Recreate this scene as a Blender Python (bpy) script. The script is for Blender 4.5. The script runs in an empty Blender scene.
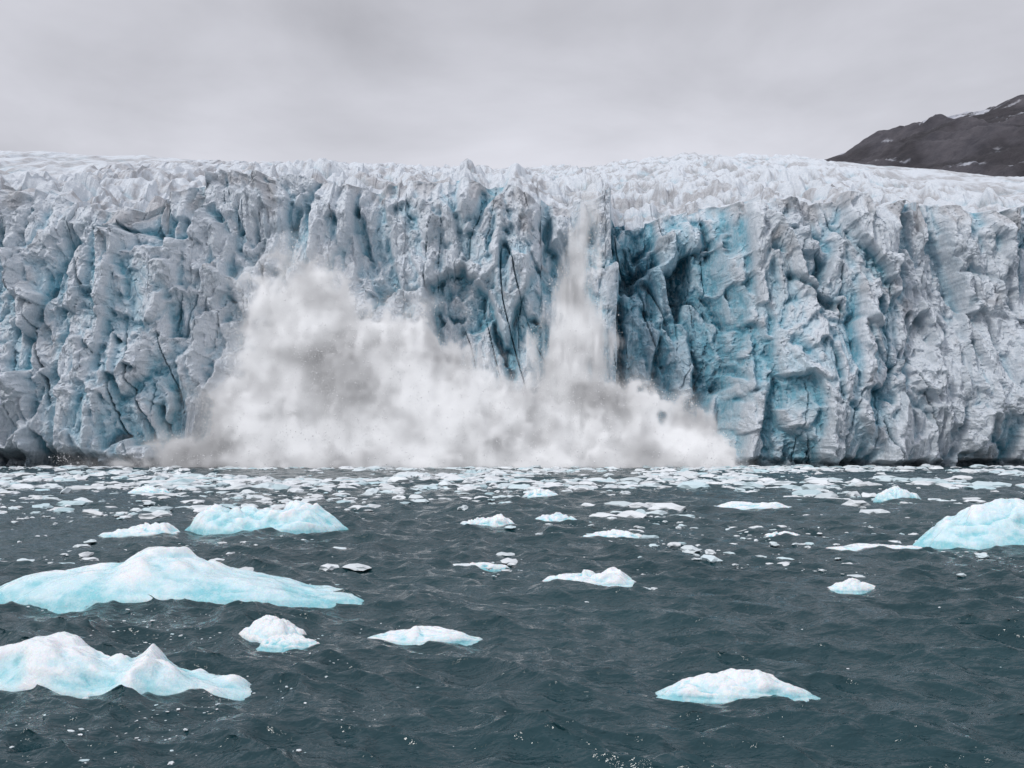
import bpy, math, numpy as np, time
T0=time.time()
sc=bpy.context.scene
sc.view_settings.view_transform='Standard'; sc.view_settings.look='None'; sc.view_settings.exposure=0
rng=np.random.default_rng(7)

# ---------------------------------------------------------------- numpy noise
def h3(ix,iy,iz,seed):
    a=(ix.astype(np.int64)*374761393+iy.astype(np.int64)*668265263+iz.astype(np.int64)*2147483647+seed*974634777)&0xFFFFFFFF
    a=((a^(a>>13))*1274126177)&0xFFFFFFFF
    a=((a^(a>>16))*2246822519)&0xFFFFFFFF
    a=a^(a>>15)
    return (a/4294967296.0).astype(np.float32)
def vn(x,y,z=None,seed=0):
    x=np.asarray(x,dtype=np.float64); y=np.asarray(y,dtype=np.float64)
    if z is None: z=np.zeros_like(x)
    x,y,z=np.broadcast_arrays(x,y,z)
    ix=np.floor(x);iy=np.floor(y);iz=np.floor(z)
    fx=(x-ix).astype(np.float32);fy=(y-iy).astype(np.float32);fz=(z-iz).astype(np.float32)
    ix=ix.astype(np.int64);iy=iy.astype(np.int64);iz=iz.astype(np.int64)
    s=lambda t:t*t*t*(t*(t*6-15)+10)
    fx=s(fx);fy=s(fy);fz=s(fz)
    r=0
    twod=not np.any(fz)
    for dx in (0,1):
        wx=fx if dx else 1-fx
        for dy in (0,1):
            wy=fy if dy else 1-fy
            for dz in ((0,) if twod else (0,1)):
                wz=1 if twod else (fz if dz else 1-fz)
                r=r+wx*wy*wz*h3(ix+dx,iy+dy,iz+dz,seed)
    return r*2-1
def fbm(x,y,z=None,seed=0,o=4,g=.5,lac=2.03):
    a=1;t=0;f=1;r=0
    for i in range(o):
        c_,s_=math.cos(i*.9),math.sin(i*.9)
        X=np.asarray(x)*f;Y=np.asarray(y)*f
        r=r+a*vn(X*c_-Y*s_+i*17.3,X*s_+Y*c_-i*9.1,None if z is None else np.asarray(z)*f,seed+i*31)
        t+=a;a*=g;f*=lac
    return r/t
def ridged(x,y,seed=0,o=4,g=.5):
    a=1;t=0;f=1;r=0
    for i in range(o):
        r=r+a*(1-2*np.abs(vn(np.asarray(x)*f+i*7.3,np.asarray(y)*f-i*3.1,None,seed+i*31)));t+=a;a*=g;f*=2.07
    return r/t
def facets(x,z,sx,sz,seed,tilt=1.0,edge=.12):
    X=x/sx;Z=z/sz
    ix=np.floor(X).astype(np.int64);iz=np.floor(Z).astype(np.int64)
    F1=np.full(X.shape,9.,np.float32);F2=F1.copy();off=np.zeros(X.shape,np.float32);zero=np.zeros_like(ix)
    for a in(-1,0,1):
        for b in(-1,0,1):
            cx=ix+a;cz=iz+b
            px=cx+.1+.8*h3(cx,cz,zero,seed);pz=cz+.1+.8*h3(cx,cz,zero,seed+1)
            dx=(X-px).astype(np.float32);dz=(Z-pz).astype(np.float32)
            d=np.sqrt(dx*dx+dz*dz)
            o=h3(cx,cz,zero,seed+2)-.5+((h3(cx,cz,zero,seed+3)-.5)*dx+(h3(cx,cz,zero,seed+4)-.5)*dz)*2*tilt
            m=d<F1
            F2=np.where(m,F1,np.minimum(F2,d));off=np.where(m,o,off);F1=np.where(m,d,F1)
    e=np.clip((F2-F1)/edge,0,1);e=e*e*(3-2*e)
    return off,1-e
def blur(A,rx,ry):
    for ax,r in((1,rx),(0,ry)):
        if r<1: continue
        for _ in range(2):
            pad=[(0,0),(0,0)];pad[ax]=(r+1,r)
            P=np.cumsum(np.pad(A,pad,mode='edge').astype(np.float64),axis=ax)
            n=A.shape[ax]
            A=(np.take(P,range(2*r+1,2*r+1+n),axis=ax)-np.take(P,range(0,n),axis=ax))/(2*r+1)
    return A
def sst(a,b,x):
    t=np.clip((x-a)/(b-a),0,1);return t*t*(3-2*t)
def lerp3(A,B,t): return A*(1-t[...,None])+B*t[...,None]

# ---------------------------------------------------------------- mesh helpers
def mesh_np(name,V,F,mat,smooth=True,col=None,k=None):
    me=bpy.data.meshes.new(name)
    V=np.ascontiguousarray(V.reshape(-1,3),dtype=np.float32);F=np.ascontiguousarray(F,dtype=np.int32)
    n,k=F.shape
    me.vertices.add(len(V));me.vertices.foreach_set('co',V.ravel())
    me.loops.add(n*k);me.loops.foreach_set('vertex_index',F.ravel())
    me.polygons.add(n);me.polygons.foreach_set('loop_start',np.arange(0,n*k,k,dtype=np.int32))
    try: me.polygons.foreach_set('loop_total',np.full(n,k,dtype=np.int32))
    except Exception: pass
    me.update(calc_edges=True)
    me.polygons.foreach_set('use_smooth',np.full(n,smooth,dtype=bool))
    if col is not None:
        a=me.attributes.new('Col','FLOAT_COLOR','POINT')
        c=np.ones((len(V),4),np.float32);c[:,:3]=col.reshape(-1,3);a.data.foreach_set('color',c.ravel())
    me.materials.append(mat)
    ob=bpy.data.objects.new(name,me);sc.collection.objects.link(ob);return ob
def gridF(nr,nc,wrap=False):
    i=np.arange(nr-1)[:,None];j=np.arange(nc if wrap else nc-1)[None,:];j2=(j+1)%nc
    return np.stack([i*nc+j,i*nc+j2,(i+1)*nc+j2,(i+1)*nc+j],-1).reshape(-1,4)

# ---------------------------------------------------------------- node helpers
def newmat(name):
    m=bpy.data.materials.new(name);m.use_nodes=True;nt=m.node_tree
    return m,nt,nt.nodes['Principled BSDF'],nt.nodes['Material Output']
def N(nt,t,**kw):
    n=nt.nodes.new(t)
    for k,v in kw.items():
        if k in n.inputs: n.inputs[k].default_value=v
        else: setattr(n,k,v)
    return n
def noise(nt,vec,scale,detail=6,rough=.6,dist=0):
    n=nt.nodes.new('ShaderNodeTexNoise');n.inputs['Scale'].default_value=scale;n.inputs['Detail'].default_value=detail
    n.inputs['Roughness'].default_value=rough;n.inputs['Distortion'].default_value=dist
    nt.links.new(vec,n.inputs['Vector']);return n.outputs['Fac']
def math_(nt,op,a,b=None,c=None,clamp=False):
    n=nt.nodes.new('ShaderNodeMath');n.operation=op;n.use_clamp=clamp
    for i,v in enumerate((a,b,c)):
        if v is None: continue
        if isinstance(v,(int,float)): n.inputs[i].default_value=v
        else: nt.links.new(v,n.inputs[i])
    return n.outputs[0]
def mapr(nt,v,a,b,c,d):
    n=nt.nodes.new('ShaderNodeMapRange');nt.links.new(v,n.inputs[0])
    for i,q in enumerate((a,b,c,d)): n.inputs[i+1].default_value=q
    return n.outputs[0]
def mixc(nt,f,a,b,bt='MIX'):
    n=nt.nodes.new('ShaderNodeMix');n.data_type='RGBA';n.blend_type=bt
    for s,v in((n.inputs[0],f),(n.inputs[6],a),(n.inputs[7],b)):
        if isinstance(v,(int,float)): s.default_value=v
        elif isinstance(v,tuple): s.default_value=(*v,1)
        else: nt.links.new(v,s)
    return n.outputs[2]
def bump(nt,h,strength,dist,prev=None):
    n=nt.nodes.new('ShaderNodeBump');n.inputs['Strength'].default_value=strength;n.inputs['Distance'].default_value=dist
    nt.links.new(h,n.inputs['Height'])
    if prev is not None: nt.links.new(prev,n.inputs['Normal'])
    return n.outputs[0]

# ---------------------------------------------------------------- materials
def ice_wall_mat():
    m,nt,p,o=newmat('glacier_ice')
    co=nt.nodes.new('ShaderNodeTexCoord').outputs['Object']
    at=nt.nodes.new('ShaderNodeAttribute');at.attribute_name='Col'
    mp=N(nt,'ShaderNodeMapping');mp.inputs['Scale'].default_value=(1,1,.6);nt.links.new(co,mp.inputs[0])
    n1=noise(nt,mp.outputs[0],.8,6,.72,.4);n2=noise(nt,co,2.2,5,.75)
    f=mapr(nt,n1,.44,.60,.0,.65)
    c=mixc(nt,f,at.outputs['Color'],(.84,.87,.90),'MIX')
    c=mixc(nt,.48,at.outputs['Color'],c)
    c=mixc(nt,1.0,c,mixc(nt,mapr(nt,n2,.34,.62,0,1),(.77,.81,.85),(1,1,1)),'MULTIPLY')
    nt.links.new(c,p.inputs['Base Color'])
    p.inputs['Roughness'].default_value=.55;p.inputs['Specular IOR Level'].default_value=.3
    b=bump(nt,noise(nt,mp.outputs[0],.6,7,.70,.3),1.0,.7)
    b=bump(nt,noise(nt,co,4,3,.7),.6,.10,b)
    nt.links.new(b,p.inputs['Normal'])
    return m
def floe_mat():
    m,nt,p,o=newmat('floating_ice')
    co=nt.nodes.new('ShaderNodeTexCoord').outputs['Object']
    at=nt.nodes.new('ShaderNodeAttribute');at.attribute_name='Col'
    n2=noise(nt,co,4,6,.7)
    c=mixc(nt,mapr(nt,n2,.45,.62,0,.35),at.outputs['Color'],(.86,.90,.92))
    nt.links.new(c,p.inputs['Base Color'])
    nt.links.new(mapr(nt,n2,.4,.6,.08,.38),p.inputs['Roughness'])
    p.inputs['Subsurface Weight'].default_value=.4
    p.inputs['Subsurface Radius'].default_value=(.2,.6,.8);p.inputs['Subsurface Scale'].default_value=.3
    b=bump(nt,noise(nt,co,3.5,8,.64),.9,.07)
    b=bump(nt,noise(nt,co,22,4,.7),.7,.016,b)
    nt.links.new(b,p.inputs['Normal']);return m
def brash_mat():
    m,nt,p,o=newmat('brash_ice')
    co=nt.nodes.new('ShaderNodeTexCoord').outputs['Object']
    at=nt.nodes.new('ShaderNodeAttribute');at.attribute_name='Col'
    nt.links.new(at.outputs['Color'],p.inputs['Base Color']);p.inputs['Roughness'].default_value=.45
    nt.links.new(bump(nt,noise(nt,co,6,3,.7),.4,.03),p.inputs['Normal']);return m
def water_mat():
    m,nt,p,o=newmat('fjord_water')
    co=nt.nodes.new('ShaderNodeTexCoord').outputs['Object']
    p.inputs['Roughness'].default_value=.07;p.inputs['IOR'].default_value=1.33
    mp=N(nt,'ShaderNodeMapping');mp.inputs['Scale'].default_value=(.7,1.1,1);mp.inputs['Rotation'].default_value=(0,0,.25);nt.links.new(co,mp.inputs[0])
    big=noise(nt,co,.06,3,.6)
    c=mixc(nt,mapr(nt,big,.35,.65,0,1),(.007,.034,.043),(.013,.048,.058));nt.links.new(c,p.inputs['Base Color'])
    b=bump(nt,noise(nt,mp.outputs[0],1.3,3,.5,.2),.7,.22)
    b=bump(nt,noise(nt,mp.outputs[0],4.5,3,.55,.3),.9,.085,b)
    b=bump(nt,noise(nt,mp.outputs[0],13,2,.5),.5,.014,b)
    nt.links.new(b,p.inputs['Normal']);return m
def rock_mat():
    m,nt,p,o=newmat('mountain_rock')
    co=nt.nodes.new('ShaderNodeTexCoord').outputs['Object']
    at=nt.nodes.new('ShaderNodeAttribute');at.attribute_name='Col'
    n=noise(nt,co,.03,8,.7)
    c=mixc(nt,1.0,at.outputs['Color'],mixc(nt,mapr(nt,n,.3,.7,0,1),(.5,.52,.58),(1.3,1.25,1.22)),'MULTIPLY')
    nt.links.new(c,p.inputs['Base Color']);p.inputs['Roughness'].default_value=.95
    nt.links.new(bump(nt,n,1,14),p.inputs['Normal']);return m
M_wall=ice_wall_mat();M_floe=floe_mat();M_brash=brash_mat();M_water=water_mat();M_rock=rock_mat()

# ---------------------------------------------------------------- glacier
WH=np.array([.76,.80,.84]);PB=np.array([.55,.71,.79]);MB=np.array([.23,.51,.62]);DB=np.array([.03,.18,.26]);DI=np.array([.38,.355,.35])
xs=np.concatenate([np.linspace(-420,-125,180,endpoint=False),np.linspace(-125,125,1500),np.linspace(125,420,180)[1:]])
NX=len(xs);NF=480
mx=[-420,-200,-104,-92,-77,-63,-50,-34,-14,-3,4,8,12,17,22.0,24.2,30,37,43,47,58,72,88,104,200,420]
my=[-20,-10,-6,-9,-8,-1,1.5,3,3,0,-2,5,8,0,-3,16,18,15,9,-4,-8,-9,-5,-3,-8,-20]
rimx=[-420,-200,-104,-90,-76,-68,-62,-55,-40,-22,-8,2,10,18,21,24,30,42,56,72,90,104,200,420]
rimz=[55,56,56,54,52,58,63,62,61,60,61,58,57,57,59,55,55,55,54,53.5,54,53,55,55]
xg=xs[None,:]
rim=np.interp(xs,rimx,rimz)+1.3*fbm(xs/6,xs*0+3,seed=5,o=3,g=.4)+1.4*facets(xs,xs*0,5.5,5,91)[0]
v=np.linspace(0,1,NF)[:,None]
def sky_t(x,y):
    return np.interp(x/y,[-.6,-.5,-.3,-.02,.05,.2,.3,.4,.6],[.307,.305,.296,.286,.292,.305,.301,.289,.270])
# face
Z0=-3.
Zf=Z0+(rim[None,:]-Z0)*v
Xf=np.broadcast_to(xg,Zf.shape).astype(np.float64)
bx=2.6*fbm(Xf/11,Zf/24,seed=11,o=2);bz=5.0*fbm(Xf/9,Zf/14,seed=13,o=4)
wx=Xf+bx+.40*fbm(Xf/2,Zf/3,seed=12,o=4,g=.6)
wz=Zf+bz+.9*fbm(Xf/1.5,Zf/3,seed=14,o=3)
lx_=Xf+bx+.25*fbm(Xf/6,Zf/9,seed=15,o=3)
macro=np.interp(lx_+.12*(wx-lx_),mx,my)
D=np.zeros_like(Zf)
def add(sx,sz,amp,seed,gro,tilt=1.,edge=.12,shear=0,soft=False):
    global D
    o,e=facets((lx_ if soft else wx)+shear*wz,wz,sx,sz,seed,tilt,edge)
    D+=-o*amp+e*gro
    return e
e1=add(13,40,6.0,101,1.3,1.2,.08,.05,True)
e2=add(6.2,15,3.2,111,.6,1.7,.09,-.08,True)
D=blur(D,2,1)
e3=add(2.9,5.8,1.5,121,.24,2.0,.14,.14)
e4=add(1.3,2.0,.6,131,.09,1.9,.22)
D=blur(D,1,1)
e5=add(.6,.8,.25,136,.04,1.6,.3)
cn=vn(lx_/5.0+.05*Zf,Zf/80.,seed=151)
ck=np.exp(-(cn/.026)**2)*sst(-.05,.4,vn(wx/10,wz/18,seed=152))
cn2=vn(wx/2.4-.05*wz,wz/30.,seed=153)
ck2=np.exp(-(cn2/.04)**2)*sst(.05,.45,vn(wx/8,wz/10,seed=154))
D+=ck*2.4+ck2*.9
D+=-.8*ridged(wx/6,wz/12,seed=161,o=3)+ .5*fbm(wx/1.4,wz/2.0,seed=171,o=4,g=.65)
vv=Zf/rim[None,:]
bul=np.interp(Xf,[-200,-104,-70,-58,-20,30,44,60,104,200],[5,7,6,0,-1,0,2,6,5,5])
lean=-bul*np.exp(-((vv-.28)/.25)**2)+4.5*vv+ 3.0*sst(.86,1.0,vv)**2*(1+.6*vn(Xf/5,Zf*0,seed=181))
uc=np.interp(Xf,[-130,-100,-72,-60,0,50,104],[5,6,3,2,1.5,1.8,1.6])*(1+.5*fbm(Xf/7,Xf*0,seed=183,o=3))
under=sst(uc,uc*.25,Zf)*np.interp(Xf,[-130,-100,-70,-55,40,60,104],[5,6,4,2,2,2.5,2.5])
fadeT=1-.35*sst(.9,1,vv)
Yf=200+macro+lean+under+D*fadeT
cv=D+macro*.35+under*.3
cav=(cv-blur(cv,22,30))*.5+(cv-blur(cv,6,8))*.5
broad=fbm(wx/14,wz/30,seed=191,o=4)
zone=np.interp(Xf,[-130,-104,-88,-82,-70,-62,-40,-30,-8,2,14,20,24,34,45,50,60,72,80,104],[-.3,-.4,-.2,.4,.3,-.1,.1,.4,.35,.15,.3,.55,1.7,1.5,1.0,.3,.0,.3,-.25,-.2])
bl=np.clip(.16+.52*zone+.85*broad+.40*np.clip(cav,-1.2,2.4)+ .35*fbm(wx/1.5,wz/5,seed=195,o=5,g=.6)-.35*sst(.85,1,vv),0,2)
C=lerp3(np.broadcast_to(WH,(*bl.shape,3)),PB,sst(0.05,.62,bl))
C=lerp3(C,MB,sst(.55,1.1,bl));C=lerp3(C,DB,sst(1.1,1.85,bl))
crk=np.clip(ck*1.0+ck2*.5+e1*.28+e2*.12,0,1)
C=lerp3(C,DB,crk*.8)
dirt=sst(.1,.5,fbm(wx/3.5,wz/6,seed=201,o=5)+.55*sst(.84,1,vv)-.25)*.55
C=lerp3(C,DI,dirt*np.clip(1.2-bl,0,1))
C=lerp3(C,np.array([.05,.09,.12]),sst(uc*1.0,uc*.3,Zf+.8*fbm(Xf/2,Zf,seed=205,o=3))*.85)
# plateau rows
sN=330
s=np.concatenate([[0.25],(np.exp(np.linspace(0,1,sN)*math.log(1+620/3.))-1)*3+.6])
S=s[:,None]
yr=Yf[-1][None,:]
Yp=yr*np.exp(-S/25)+207*(1-np.exp(-S/25))+S
Xp=np.broadcast_to(xg,Yp.shape).astype(np.float64)
Xp2=Xp*(1+S/900.)
t_r=(rim[None,:]-4)/yr
q=1-np.exp(-S/150.)
Tt=t_r*(1-q)+sky_t(Xp2,Yp)*q
Zp=4+np.minimum(Yp,560)*Tt+np.maximum(Yp-560,0)*.05
px_=Xp2+3*fbm(Xp2/12,Yp/12,seed=301,o=3);py_=Yp+4*fbm(Xp2/14,Yp/14,seed=303,o=3)
f1,g1=facets(px_,py_,7,10,311,1.4,.4);f2,g2=facets(px_,py_,3.2,4.5,321,1.4,.4);f3,g3=facets(px_,py_,18,26,331,1.4,.4)
det=2.2*f3+1.7*f1-1.7*g1+.9*f2-.7*g2+1.8*fbm(px_/9,py_/11,seed=341,o=4)-1.3*g3
det=blur(det,2,1)+.55*fbm(px_/1.8,py_/2.5,seed=343,o=3)
edge=sst(0,12,S)
Zp=Zp+det*edge*np.interp(S,[0,60,200,350,700],[1.1,1.2,.9,.75,.6])
dc=det-blur(det,8,5)
bp=np.clip(-.02-.36*dc+.30*fbm(px_/18,py_/26,seed=351,o=4)+.34*(g1*.6+g2*.3),0,1.2)
Cp=lerp3(np.broadcast_to(WH*.97,(*bp.shape,3)),PB*.85,sst(.1,.6,bp));Cp=lerp3(Cp,MB*.9,sst(.6,1.3,bp)*.8)
dp=sst(-.12,.22,fbm(px_/8,py_/12,seed=361,o=6,g=.8)-.12*dc)*.7
Cp=lerp3(Cp,DI*.9,dp)
V=np.concatenate([np.stack([Xf,Yf,Zf],-1),np.stack([Xp2,Yp,Zp],-1)],0)
Call=np.concatenate([C,Cp],0)
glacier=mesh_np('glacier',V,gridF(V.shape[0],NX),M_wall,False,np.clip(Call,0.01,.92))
print('glacier',time.time()-T0)

# ---------------------------------------------------------------- mountains
def mountain(name,y0,pts,x0,x1,amp,snow,slope,seed):
    X,Y=np.meshgrid(np.linspace(x0,x1,420),np.linspace(y0-700,y0+500,300))
    r=np.interp(X+12*fbm(X/60,Y/60,seed=seed,o=3),[p[0] for p in pts],[p[1] for p in pts])
    d=np.abs(Y-y0)
    z=r-d*slope+amp*ridged(X/170+Y/400,Y/260,seed=seed+3,o=6,g=.55)*sst(0,150,d+8)+6*fbm(X/25,Y/25,seed=seed+9,o=4)
    g=np.hypot(np.gradient(z,axis=1)/(X[0,1]-X[0,0]),np.gradient(z,axis=0)/(Y[1,0]-Y[0,0]))
    sn=sst(.15,.35,fbm(X/45+Y/90,Y/30,seed=seed+20,o=5,g=.6)-.28*g+snow)
    C=lerp3(np.broadcast_to(np.array([.090,.087,.10]),(*z.shape,3)),np.array([.045,.043,.05]),sst(-.2,.3,fbm(X/60,Y/110,seed=seed+30,o=5)))
    C=lerp3(C,np.array([.50,.53,.58]),sn)
    return mesh_np(name,np.stack([X,Y,z],-1),gridF(*X.shape),M_rock,True,C)
mountain('mountain',1600,[(300,385),(440,440),(500,466),(540,488),(590,514),(628,527),(650,531),(690,527),(724,529),(765,546),(800,562),(823,573),(900,600),(1000,640),(1300,700),(1700,660)],300,1700,34,-.04,.42,400)
mountain('mountain',2600,[(500,690),(860,770),(985,830),(1100,866),(1200,890),(1280,906),(1340,928),(1500,980),(2200,1000)],500,2300,25,.45,.5,460)

# ---------------------------------------------------------------- water
NR,NC=900,900
ye=np.concatenate([[-1500,-200,-40,0,4,6],6.5*np.exp(np.linspace(0,1,NR)*math.log(230/6.5)),[260,400,900,3000,9000]])
uc_=np.linspace(-1,1,NC)*.8
uc_=np.concatenate([[-300,-60,-12,-4,-2,-1.2,-.95],uc_,[.95,1.2,2,4,12,60,300]])
Y=np.broadcast_to(ye[:,None],(len(ye),len(uc_))).copy();X=uc_[None,:]*np.clip(Y,6,400)
sp=np.clip(Y,6,400)*.0040
Zw=np.zeros_like(X);DX=np.zeros_like(X);DY=np.zeros_like(X)
patch=1+.4*fbm(X/9,Y/14,seed=501,o=3)
for i in range(84):
    lam=.26*(5/.26)**((i+rng.random())/84.)
    th=math.radians(250)+rng.normal()*.7
    k=2*math.pi/lam;a=.0108*lam**.70*(.5+rng.random())
    kx,ky=k*math.cos(th),k*math.sin(th)
    ph=kx*X+ky*Y+rng.random()*6.28
    w=a*sst(2.0,4.5,lam/sp)*patch
    Zw+=w*np.cos(ph);DX-=w*.9*math.cos(th)*np.sin(ph);DY-=w*.9*math.sin(th)*np.sin(ph)
water=mesh_np('water',np.stack([X+DX,Y+DY,Zw],-1),gridF(*X.shape),M_water,True)
print('water',time.time()-T0)

# ---------------------------------------------------------------- floes
FW=np.array([.84,.88,.90]);FB=np.array([.27,.63,.70]);FL=np.array([.60,.81,.86])
def floe(cx,cy,w,d,prof,seed,blue=.5,rough=1.,rot=0,name='iceberg'):
    """prof: list of (u in -1..1 , height m)"""
    nr,nt=110,300
    r=np.linspace(0.004,1.12,nr)[:,None];th=np.linspace(0,2*math.pi,nt,endpoint=False)[None,:]
    R=1+.14*fbm(2*np.cos(th)+seed,2*np.sin(th),seed=seed,o=4)+.05*fbm(8*np.cos(th),8*np.sin(th)+seed,seed=seed+1,o=3)
    u=r*np.cos(th)*R;vv=r*np.sin(th)*R
    X=u*w/2;Y=vv*d/2
    P=np.interp(u+.08*fbm(u*2.5,vv*2.5,seed=seed+2,o=2),[p[0] for p in prof],[p[1] for p in prof])
    hm=max(p[1] for p in prof)
    dome=np.clip(1-r**3.6,0,1)**.6
    dv=1-.45*np.clip(vv,-1,1)**2+.22*vv
    Z=P*dome*dv
    L=max(w,d)
    f,e=facets(X+.10*L*fbm(X/L*5,Y/L*5,seed=seed+8,o=2),Y+.05*L*fbm(X/L*5,Y/L*5,seed=seed+18,o=2),L*.16,L*.12,seed+7,1.8,.7)
    f2,e2=facets(X+.03*L*fbm(X/L*15,Y/L*15,seed=seed+28,o=2),Y,L*.07,L*.05,seed+17,1.6,.8)
    det=(f*.20-e*.05)*hm+(f2*.08-e2*.02)*hm+.09*hm*fbm(X/(L*.13),Y/(L*.10),seed=seed+5,o=2,g=.4)
    det=blur(det,4,2)+.025*hm*fbm(X/(L*.025),Y/(L*.02),seed=seed+6,o=2)
    Z=Z+det*rough*np.clip(dome*1.4,0,1)
    Z=np.where(r>.93,Z-(r-.93)*1.8*max(.25,hm*.6),Z)-.03
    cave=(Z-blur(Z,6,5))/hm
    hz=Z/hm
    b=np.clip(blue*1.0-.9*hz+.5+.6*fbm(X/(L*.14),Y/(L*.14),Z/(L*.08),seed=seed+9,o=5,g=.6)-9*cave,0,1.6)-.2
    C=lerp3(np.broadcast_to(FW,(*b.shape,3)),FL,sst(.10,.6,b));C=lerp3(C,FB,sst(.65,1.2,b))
    Vv=np.stack([X,Y,Z],-1).reshape(-1,3)
    bot=np.stack([X[-1],Y[-1],Z[-1]-.4],-1)
    Vv=np.concatenate([Vv,bot])
    C=np.concatenate([C.reshape(-1,3),np.tile(FB,(nt,1))])
    me_ob=mesh_np(name,Vv,gridF(nr+1,nt,True),M_floe,True,C)
    me_ob.location=(cx,cy,0);me_ob.rotation_euler=(0,0,rot)
    return me_ob
floe(-9.1,27.0,10.8,3.6,[(-1,.3),(-.65,.55),(-.35,.95),(-.12,1.15),(.0,1.08),(.18,.85),(.3,.66),(.55,.55),(.8,.45),(1,.3)],11,.85,.7)
floe(-6.9,17.1,4.7,1.9,[(-1,.80),(-.4,.86),(-.15,.66),(.05,.40),(.2,.5),(.32,.70),(.42,.40),(.6,.20),(1,.10)],23,.5,.7)
floe(-11.6,47.5,7.5,3.0,[(-1,.6),(-.9,1.3),(-.7,1.5),(-.4,1.05),(0,.95),(.3,1.15),(.6,1.35),(.75,.95),(1,.5)],35,.85,.8)
floe(20.1,40.5,7.6,3.8,[(-1,.4),(-.75,1.1),(-.4,1.5),(-.1,1.7),(.2,1.75),(.45,1.5),(.7,1.1),(1,.6)],47,.9,.6)
floe(14.3,39.2,4.0,1.6,[(-1,.10),(-.3,.22),(.4,.15),(1,.15)],53,.3,1.)
floe(-5.05,21.3,1.5,.8,[(-1,.2),(-.3,.38),(.2,.40),(.6,.25),(1,.12)],59,.2,.8)
floe(-4.5,20.5,1.2,.55,[(-1,.12),(0,.19),(1,.1)],61,.4,1.)
floe(-1.85,21.2,2.4,.9,[(-1,.06),(-.4,.17),(0,.23),(.4,.18),(1,.05)],67,.3,1.)
floe(3.7,16.7,2.5,.85,[(-1,.06),(-.5,.20),(0,.31),(.3,.29),(.6,.15),(1,.06)],71,.35,1.)
floe(2.35,30,3.0,1.2,[(-1,.1),(-.3,.22),(.2,.26),(.6,.40),(.8,.20),(1,.1)],73,.2,1.)
floe(28.1,73.0,3.6,2.0,[(-1,.4),(-.4,.85),(0,1.0),(.5,.8),(1,.3)],79,.8,.9)
floe(15.6,65.0,5.8,2.2,[(-1,.15),(-.5,.45),(0,.35),(.5,.4),(1,.15)],83,.3,1.1)
floe(-17.0,46.0,3.8,1.6,[(-1,.15),(0,.4),(.6,.55),(1,.2)],89,.3,1.1)
floe(9.6,28.4,1.5,.6,[(-1,.1),(0,.26),(.4,.22),(1,.08)],97,.2,1.1)
floe(4.5,44.5,2.7,1.1,[(-1,.12),(0,.3),(1,.15)],101,.3,1.2)
floe(2.3,53.5,2.6,1.3,[(-1,.2),(0,.45),(1,.2)],103,.6,1.)
floe(-1.3,50.5,2.9,1.3,[(-1,.2),(0,.42),(.5,.6),(1,.2)],107,.3,1.1)
floe(12.1,44.5,2.1,1.0,[(-1,.1),(0,.25),(1,.1)],109,.3,1.1)
floe(-6.0,25.8,1.1,.5,[(-1,.08),(0,.18),(1,.08)],113,.3,1.1)
floe(-31,85.5,3.6,2.0,[(-1,.3),(0,.6),(1,.3)],127,.5,1.1)
floe(-1,33.7,1.8,.6,[(-1,.05),(0,.15),(1,.05)],131,.1,1.1)
floe(2.3,80,2.9,1.6,[(-1,.3),(0,.6),(1,.3)],137,.4,1.1)

# ---------------------------------------------------------------- brash ice (one object)
import bmesh
bm=bmesh.new();bmesh.ops.create_icosphere(bm,subdivisions=2,radius=1)
iv=np.array([v.co[:] for v in bm.verts]);ifc=np.array([[v.index for v in f.verts] for f in bm.faces]);bm.free()
P=[]
def scatter(n,d0,d1,s0,s1,thr,pw=1.):
    k=0
    while k<n:
        d=d0+(d1-d0)*rng.random(4000)**pw;u=rng.uniform(-.75,.75,4000);x=u*d
        den=fbm(x/12,d/22,seed=601,o=5,g=.6)-.12*sst(-.1,.5,u)*(d>60)
        ok=(den>thr)|(rng.random(4000)<.04)
        x=x[ok];d=d[ok]
        sz=s0*(s1/s0)**(rng.random(len(x))**2.8)
        P.append(np.stack([x,d,sz],-1));k+=len(x)
scatter(8500,92,194,.3,2.8,-.10)
scatter(1300,55,95,.12,1.8,.05)
scatter(380,28,60,.05,.8,.10)
scatter(40,12,32,.02,.10,.14)
P=np.concatenate(P);n=len(P);nv=len(iv)
rotz=rng.random(n)*6.28
ax=P[:,2]*.5*rng.uniform(.8,1.5,n);ay=P[:,2]*.5*rng.uniform(.5,1.,n);az=P[:,2]*rng.uniform(.09,.22,n)
jit=1+.30*(rng.random((n,nv))-.5)*2
L=iv[None]*jit[...,None]
lx=L[...,0]*ax[:,None];ly=L[...,1]*ay[:,None];lz=L[...,2]*az[:,None]
c_,s_=np.cos(rotz)[:,None],np.sin(rotz)[:,None]
BV=np.stack([lx*c_-ly*s_+P[:,0:1],lx*s_+ly*c_+P[:,1:2],lz+az[:,None]*.1],-1)
BF=(ifc[None]+np.arange(n)[:,None,None]*nv).reshape(-1,3)
t=np.clip(rng.random((n,1))**2.5,0,1)*np.ones((1,nv))
dk=rng.uniform(.76,.97,(n,1,1))
bc=lerp3(np.broadcast_to(FW,(n,nv,3)),FL*.9,t)*dk
mesh_np('brash_ice',BV,BF,M_brash,False,bc)
print('brash',n,time.time()-T0)

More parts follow.
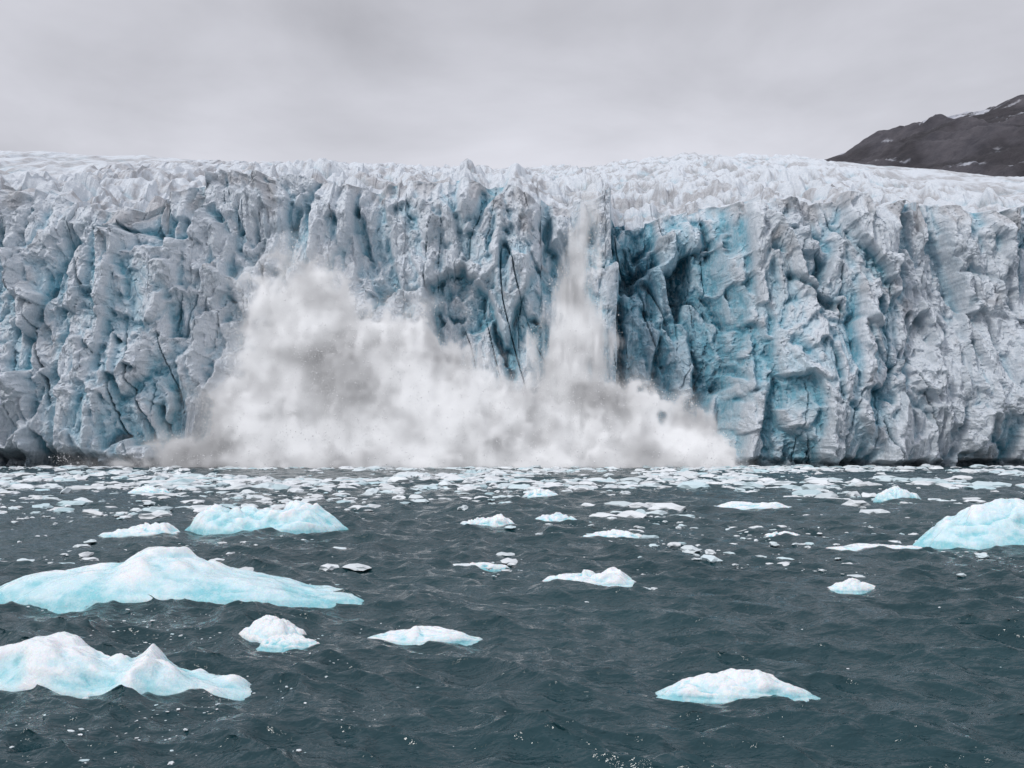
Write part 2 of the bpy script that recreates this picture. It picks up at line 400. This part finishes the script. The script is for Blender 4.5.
# ---------------------------------------------------------------- spray cloud (voxel volume)
mn=np.array([-84.,176.,-.5]);mxx=np.array([44.,202.,59.5]);res=(366,72,172)
ax_=[np.linspace(mn[i],mxx[i],res[i],dtype=np.float32) for i in range(3)]
def gn(cell,seed):
    r=np.random.default_rng(seed)
    dims=[int((mxx[i]-mn[i])/cell[i])+3 for i in range(3)]
    A=(r.random(dims).astype(np.float32)*2-1)
    for i in range(3):
        t=(ax_[i]-mn[i])/cell[i];k=np.floor(t).astype(int);f=(t-k).astype(np.float32);f=f*f*(3-2*f)
        sh=[1,1,1];sh[i]=-1;f=f.reshape(sh)
        A=np.take(A,k,axis=i)*(1-f)+np.take(A,k+1,axis=i)*f
    return A
gx,gy,gz=np.meshgrid(*ax_,indexing='ij',sparse=True)
W1=gn((8,7,9),1)*3.0+gn((3,3,4),2)*1.6
W2=gn((8,7,9),3)*3.0+gn((3,3,4),4)*1.6
qx=gx+W1;qz=gz+W2
blobs=[ # cx cy cz rx ry rz
(-38,191,13,13,8,16),(-40,191,25,9,6,12),(-35,189,20,8,6,13),(-45,189,7,11,8,10),(-28,187,12,8,7,13),
(-20,185,13,7,6,13),(-18,185,20,4.5,4,8),(-13,185,9,10,7,11),(-5,186,6,11,7,9),(4,187,4,10,7,8),
(14,190,5,11,7,9),(26,188,4,8,6,8),(33,188,2,6,6,6),
(-62,190,-1,14,6,5),(-18,187,0,48,9,4)]
f=np.full(res,-3.,np.float32)
for cx,cy,cz,rx,ry,rz in blobs:
    d=1-np.sqrt(((qx-cx)/rx)**2+((gy-cy)/ry)**2+((qz-cz)/rz)**2)
    m=np.maximum(f,d);f=m+np.log1p(np.exp(-np.abs(f-d)*18))/18
bn=np.zeros(res,np.float32);a=1.
for i,c in enumerate([8,4.2,2.2,1.2,.7]):
    g=gn((c,c,c*1.15),20+i)
    bn+=a*(1-2.2*np.abs(g) if i<3 else g);a*=.76
f=f+.28*bn-.06
soft=np.interp(ax_[0],[-60,-30,0,40],[.50,.28,.20,.22]).astype(np.float32).reshape(-1,1,1)
dens=np.clip(f/soft,0,1)**1.3*np.clip(.6+.5*gn((2.5,2.5,3),61)+.5*gn((1,1,1.3),62),.06,1.7)
cw=np.interp(ax_[2],[0,10,25,35,44,52,58],[8.5,7.5,6.5,4.6,3.4,2.8,1.8]).astype(np.float32).reshape(1,1,-1)
cc=np.interp(ax_[2],[0,20,35,45,56],[11.5,11.5,12.6,14.3,15.5]).astype(np.float32).reshape(1,1,-1)
st=gn((1.0,1.0,8),50)+.8*gn((.5,.5,3.5),51)+.8*gn((3,3,5),52)
col=1-np.sqrt(((gx+W1*.3-cc)/cw)**2+((gy-191.0)/(cw*.7))**2)
colf=col+.50*st-.08
cd=np.clip(colf/.55,0,1)**1.3*np.interp(ax_[2],[0,25,36,50,57],[.75,.65,.45,.18,.03]).reshape(1,1,-1)
dens=np.maximum(dens,cd)
veil=np.clip((f+.60)/.75,0,1)**2*.05
dens=(dens+veil).astype(np.float32)
dens*=sst(-.5,.4,gz)*sst(mn[1],mn[1]+1.5,gy)*sst(mn[0],mn[0]+8,gx)
nvx=res[0]*res[1]*res[2]
flat=dens.transpose(2,1,0).ravel()   # index = ix + nx*(iy+ny*iz)
me=bpy.data.meshes.new('splash_spray_cloud')
me.vertices.add(nvx)
vpos=np.zeros((nvx,3),np.float32);vpos[:]=mn;vpos[-1]=mxx
me.vertices.foreach_set('co',vpos.ravel())
at=me.attributes.new('dens','FLOAT','POINT');at.data.foreach_set('value',flat)
spray=bpy.data.objects.new('splash_spray_cloud',me);sc.collection.objects.link(spray)
m=bpy.data.materials.new('spray_mist');m.use_nodes=True;nt=m.node_tree;nt.nodes.clear()
try: m.cycles.volume_step_rate=2.2
except Exception as ex: print('steprate',ex)
out=nt.nodes.new('ShaderNodeOutputMaterial');pv=nt.nodes.new('ShaderNodeVolumePrincipled')
pv.inputs['Color'].default_value=(.99,.99,.995,1);pv.inputs['Anisotropy'].default_value=-.4
aa=nt.nodes.new('ShaderNodeAttribute');aa.attribute_name='density'
pv.inputs['Density Attribute'].default_value=''
dn=math_(nt,'MULTIPLY',aa.outputs['Fac'],1.7)
nt.links.new(dn,pv.inputs['Density'])
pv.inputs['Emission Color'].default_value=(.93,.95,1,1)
# emission stands in for skylight scattered inside the cloud; shade pockets dim it
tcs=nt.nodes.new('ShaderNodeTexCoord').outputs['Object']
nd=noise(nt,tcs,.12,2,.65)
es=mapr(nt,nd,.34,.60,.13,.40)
def shade_pocket(c,r,amt):  # painted shade: lowers the glow inside an ellipsoid
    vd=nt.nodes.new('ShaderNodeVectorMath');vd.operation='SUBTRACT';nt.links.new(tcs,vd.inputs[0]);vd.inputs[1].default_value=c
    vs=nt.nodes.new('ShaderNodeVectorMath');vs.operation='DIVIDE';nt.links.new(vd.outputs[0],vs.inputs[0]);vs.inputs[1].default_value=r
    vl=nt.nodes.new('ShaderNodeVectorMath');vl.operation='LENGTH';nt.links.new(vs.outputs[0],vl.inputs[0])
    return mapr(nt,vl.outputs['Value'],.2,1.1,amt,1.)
es=math_(nt,'MULTIPLY',es,shade_pocket((-33,186,17),(9,14,8),.25))
es=math_(nt,'MULTIPLY',es,shade_pocket((-62,188,2),(18,14,8),.35))
es=math_(nt,'MULTIPLY',es,shade_pocket((19,190,13),(8,14,5),.5))
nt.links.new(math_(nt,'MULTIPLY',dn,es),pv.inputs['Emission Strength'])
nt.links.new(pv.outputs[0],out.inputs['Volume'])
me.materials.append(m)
ng=bpy.data.node_groups.new('spray_voxels','GeometryNodeTree')
ng.interface.new_socket('Geometry',in_out='INPUT',socket_type='NodeSocketGeometry')
ng.interface.new_socket('Geometry',in_out='OUTPUT',socket_type='NodeSocketGeometry')
gi=ng.nodes.new('NodeGroupInput');go=ng.nodes.new('NodeGroupOutput')
vc=ng.nodes.new('GeometryNodeVolumeCube')
vc.inputs['Min'].default_value=tuple(mn);vc.inputs['Max'].default_value=tuple(mxx)
vc.inputs['Resolution X'].default_value=res[0];vc.inputs['Resolution Y'].default_value=res[1];vc.inputs['Resolution Z'].default_value=res[2]
pos=ng.nodes.new('GeometryNodeInputPosition')
sep=ng.nodes.new('ShaderNodeSeparateXYZ');ng.links.new(pos.outputs[0],sep.inputs[0])
def gm(op,a,b):
    n=ng.nodes.new('ShaderNodeMath');n.operation=op
    for i,v in enumerate((a,b)):
        if isinstance(v,(int,float)): n.inputs[i].default_value=v
        elif v is not None: ng.links.new(v,n.inputs[i])
    return n.outputs[0]
ids=[]
for i in range(3):
    t=gm('SUBTRACT',sep.outputs[i],float(mn[i]));t=gm('MULTIPLY',t,float((res[i]-1)/(mxx[i]-mn[i])))
    ids.append(gm('ROUND',t,None))
yz=gm('ADD',gm('MULTIPLY',ids[2],float(res[1])),ids[1])
def im(op,a,b):
    n=ng.nodes.new('FunctionNodeIntegerMath');n.operation=op
    for i,v in enumerate((a,b)):
        if isinstance(v,int): n.inputs[i].default_value=v
        else: ng.links.new(v,n.inputs[i])
    return n.outputs[0]
idx=im('ADD',im('MULTIPLY',yz,res[0]),ids[0])
si=ng.nodes.new('GeometryNodeSampleIndex');si.data_type='FLOAT';si.domain='POINT';si.clamp=True
na=ng.nodes.new('GeometryNodeInputNamedAttribute');na.data_type='FLOAT';na.inputs['Name'].default_value='dens'
ng.links.new(gi.outputs[0],si.inputs['Geometry']);ng.links.new(na.outputs[0],si.inputs['Value']);ng.links.new(idx,si.inputs['Index'])
ng.links.new(si.outputs[0],vc.inputs['Density'])
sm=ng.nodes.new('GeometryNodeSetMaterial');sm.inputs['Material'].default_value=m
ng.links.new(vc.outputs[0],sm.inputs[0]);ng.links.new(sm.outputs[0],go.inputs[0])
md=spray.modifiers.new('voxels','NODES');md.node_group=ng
print('spray',time.time()-T0)

# droplets / ice bits thrown at the fringe of the splash
fr=(f>-.13)&(f<.0)&(gz>.5)&(gy<192)
I=np.argwhere(fr);I=I[rng.choice(len(I),26000,replace=False)]
fc=(colf>-.2)&(col>-.45)&(gz>3)&(gz<57)
J=np.argwhere(fc);J=J[rng.choice(len(J),16000,replace=False)]
K=np.concatenate([I,J]);PP=np.stack([ax_[i][K[:,i]] for i in range(3)],-1)+rng.normal(size=(len(K),3))*.4
PP=PP[PP[:,2]>.2]
n=len(PP);sz=.024*(5.5)**(rng.random(n)**3.5)
ov=np.array([[1,0,0],[-1,0,0],[0,1,0],[0,-1,0],[0,0,1.3],[0,0,-1.3]],float);of=np.array([[0,2,4],[2,1,4],[1,3,4],[3,0,4],[2,0,5],[1,2,5],[3,1,5],[0,3,5]])
ovn=ov[None]*(1+.5*(rng.random((n,6,1))-.5))*sz[:,None,None]+PP[:,None,:]
mesh_np('splash_droplets',ovn,(of[None]+np.arange(n)[:,None,None]*6).reshape(-1,3),M_brash,True,np.full((n*6,3),.9))

# ---------------------------------------------------------------- sky / light
w=bpy.data.worlds.new('World');sc.world=w;w.use_nodes=True;nt=w.node_tree
bg=nt.nodes['Background'];bg.inputs['Strength'].default_value=.1
sky=nt.nodes.new('ShaderNodeTexSky');sky.sky_type='NISHITA';sky.sun_disc=False
EL,AZ=math.radians(40),math.radians(225)
sky.sun_elevation=EL;sky.sun_rotation=AZ
tc=nt.nodes.new('ShaderNodeTexCoord').outputs['Generated']
sx=nt.nodes.new('ShaderNodeSeparateXYZ');nt.links.new(tc,sx.inputs[0])
rp=nt.nodes.new('ShaderNodeValToRGB');nt.links.new(sx.outputs[2],rp.inputs[0])
els=rp.color_ramp.elements
vals=[(0,.76),(.26,.71),(.40,.57),(.60,.74),(1,.9)]
els[0].position=0;els[1].position=1
for p_,v_ in vals[1:-1]: els.new(p_)
for e,(p_,v_) in zip(els,vals): e.position=p_;e.color=(v_*.955,v_*.96,v_*1.045,1)
mp=nt.nodes.new('ShaderNodeMapping');mp.inputs['Scale'].default_value=(1,1,2.4);nt.links.new(tc,mp.inputs[0])
cl=noise(nt,mp.outputs[0],2.6,6,.52,.3)
cm=mapr(nt,cl,.3,.7,7.8,12.2)
dirv=(math.sin(AZ)*math.cos(EL),math.cos(AZ)*math.cos(EL),math.sin(EL))
dp_=nt.nodes.new('ShaderNodeVectorMath');dp_.operation='DOT_PRODUCT';nt.links.new(tc,dp_.inputs[0]);dp_.inputs[1].default_value=dirv
gl=mapr(nt,dp_.outputs['Value'],0,1,1,1.35)
cm=math_(nt,'MULTIPLY',cm,gl)
vm=nt.nodes.new('ShaderNodeVectorMath');vm.operation='SCALE';nt.links.new(rp.outputs[0],vm.inputs[0]);nt.links.new(cm,vm.inputs['Scale'])
mixed=mixc(nt,.95,sky.outputs[0],vm.outputs[0])
nt.links.new(mixed,bg.inputs['Color'])
sl=bpy.data.lights.new('sun','SUN');sl.energy=1.2;sl.angle=math.radians(12);sl.color=(1,.98,.95)
so=bpy.data.objects.new('sun',sl);sc.collection.objects.link(so)
from mathutils import Vector
so.rotation_euler=Vector(dirv).to_track_quat('Z','Y').to_euler();so.location=(0,0,120)

cam=bpy.data.cameras.new('camera');cam.lens=35;cam.sensor_width=36;cam.clip_end=20000;cam.clip_start=.1
co=bpy.data.objects.new('camera',cam);sc.collection.objects.link(co);co.location=(0,0,4);co.rotation_euler=(math.radians(93.57),0,0)
sc.camera=co
print('done',time.time()-T0)
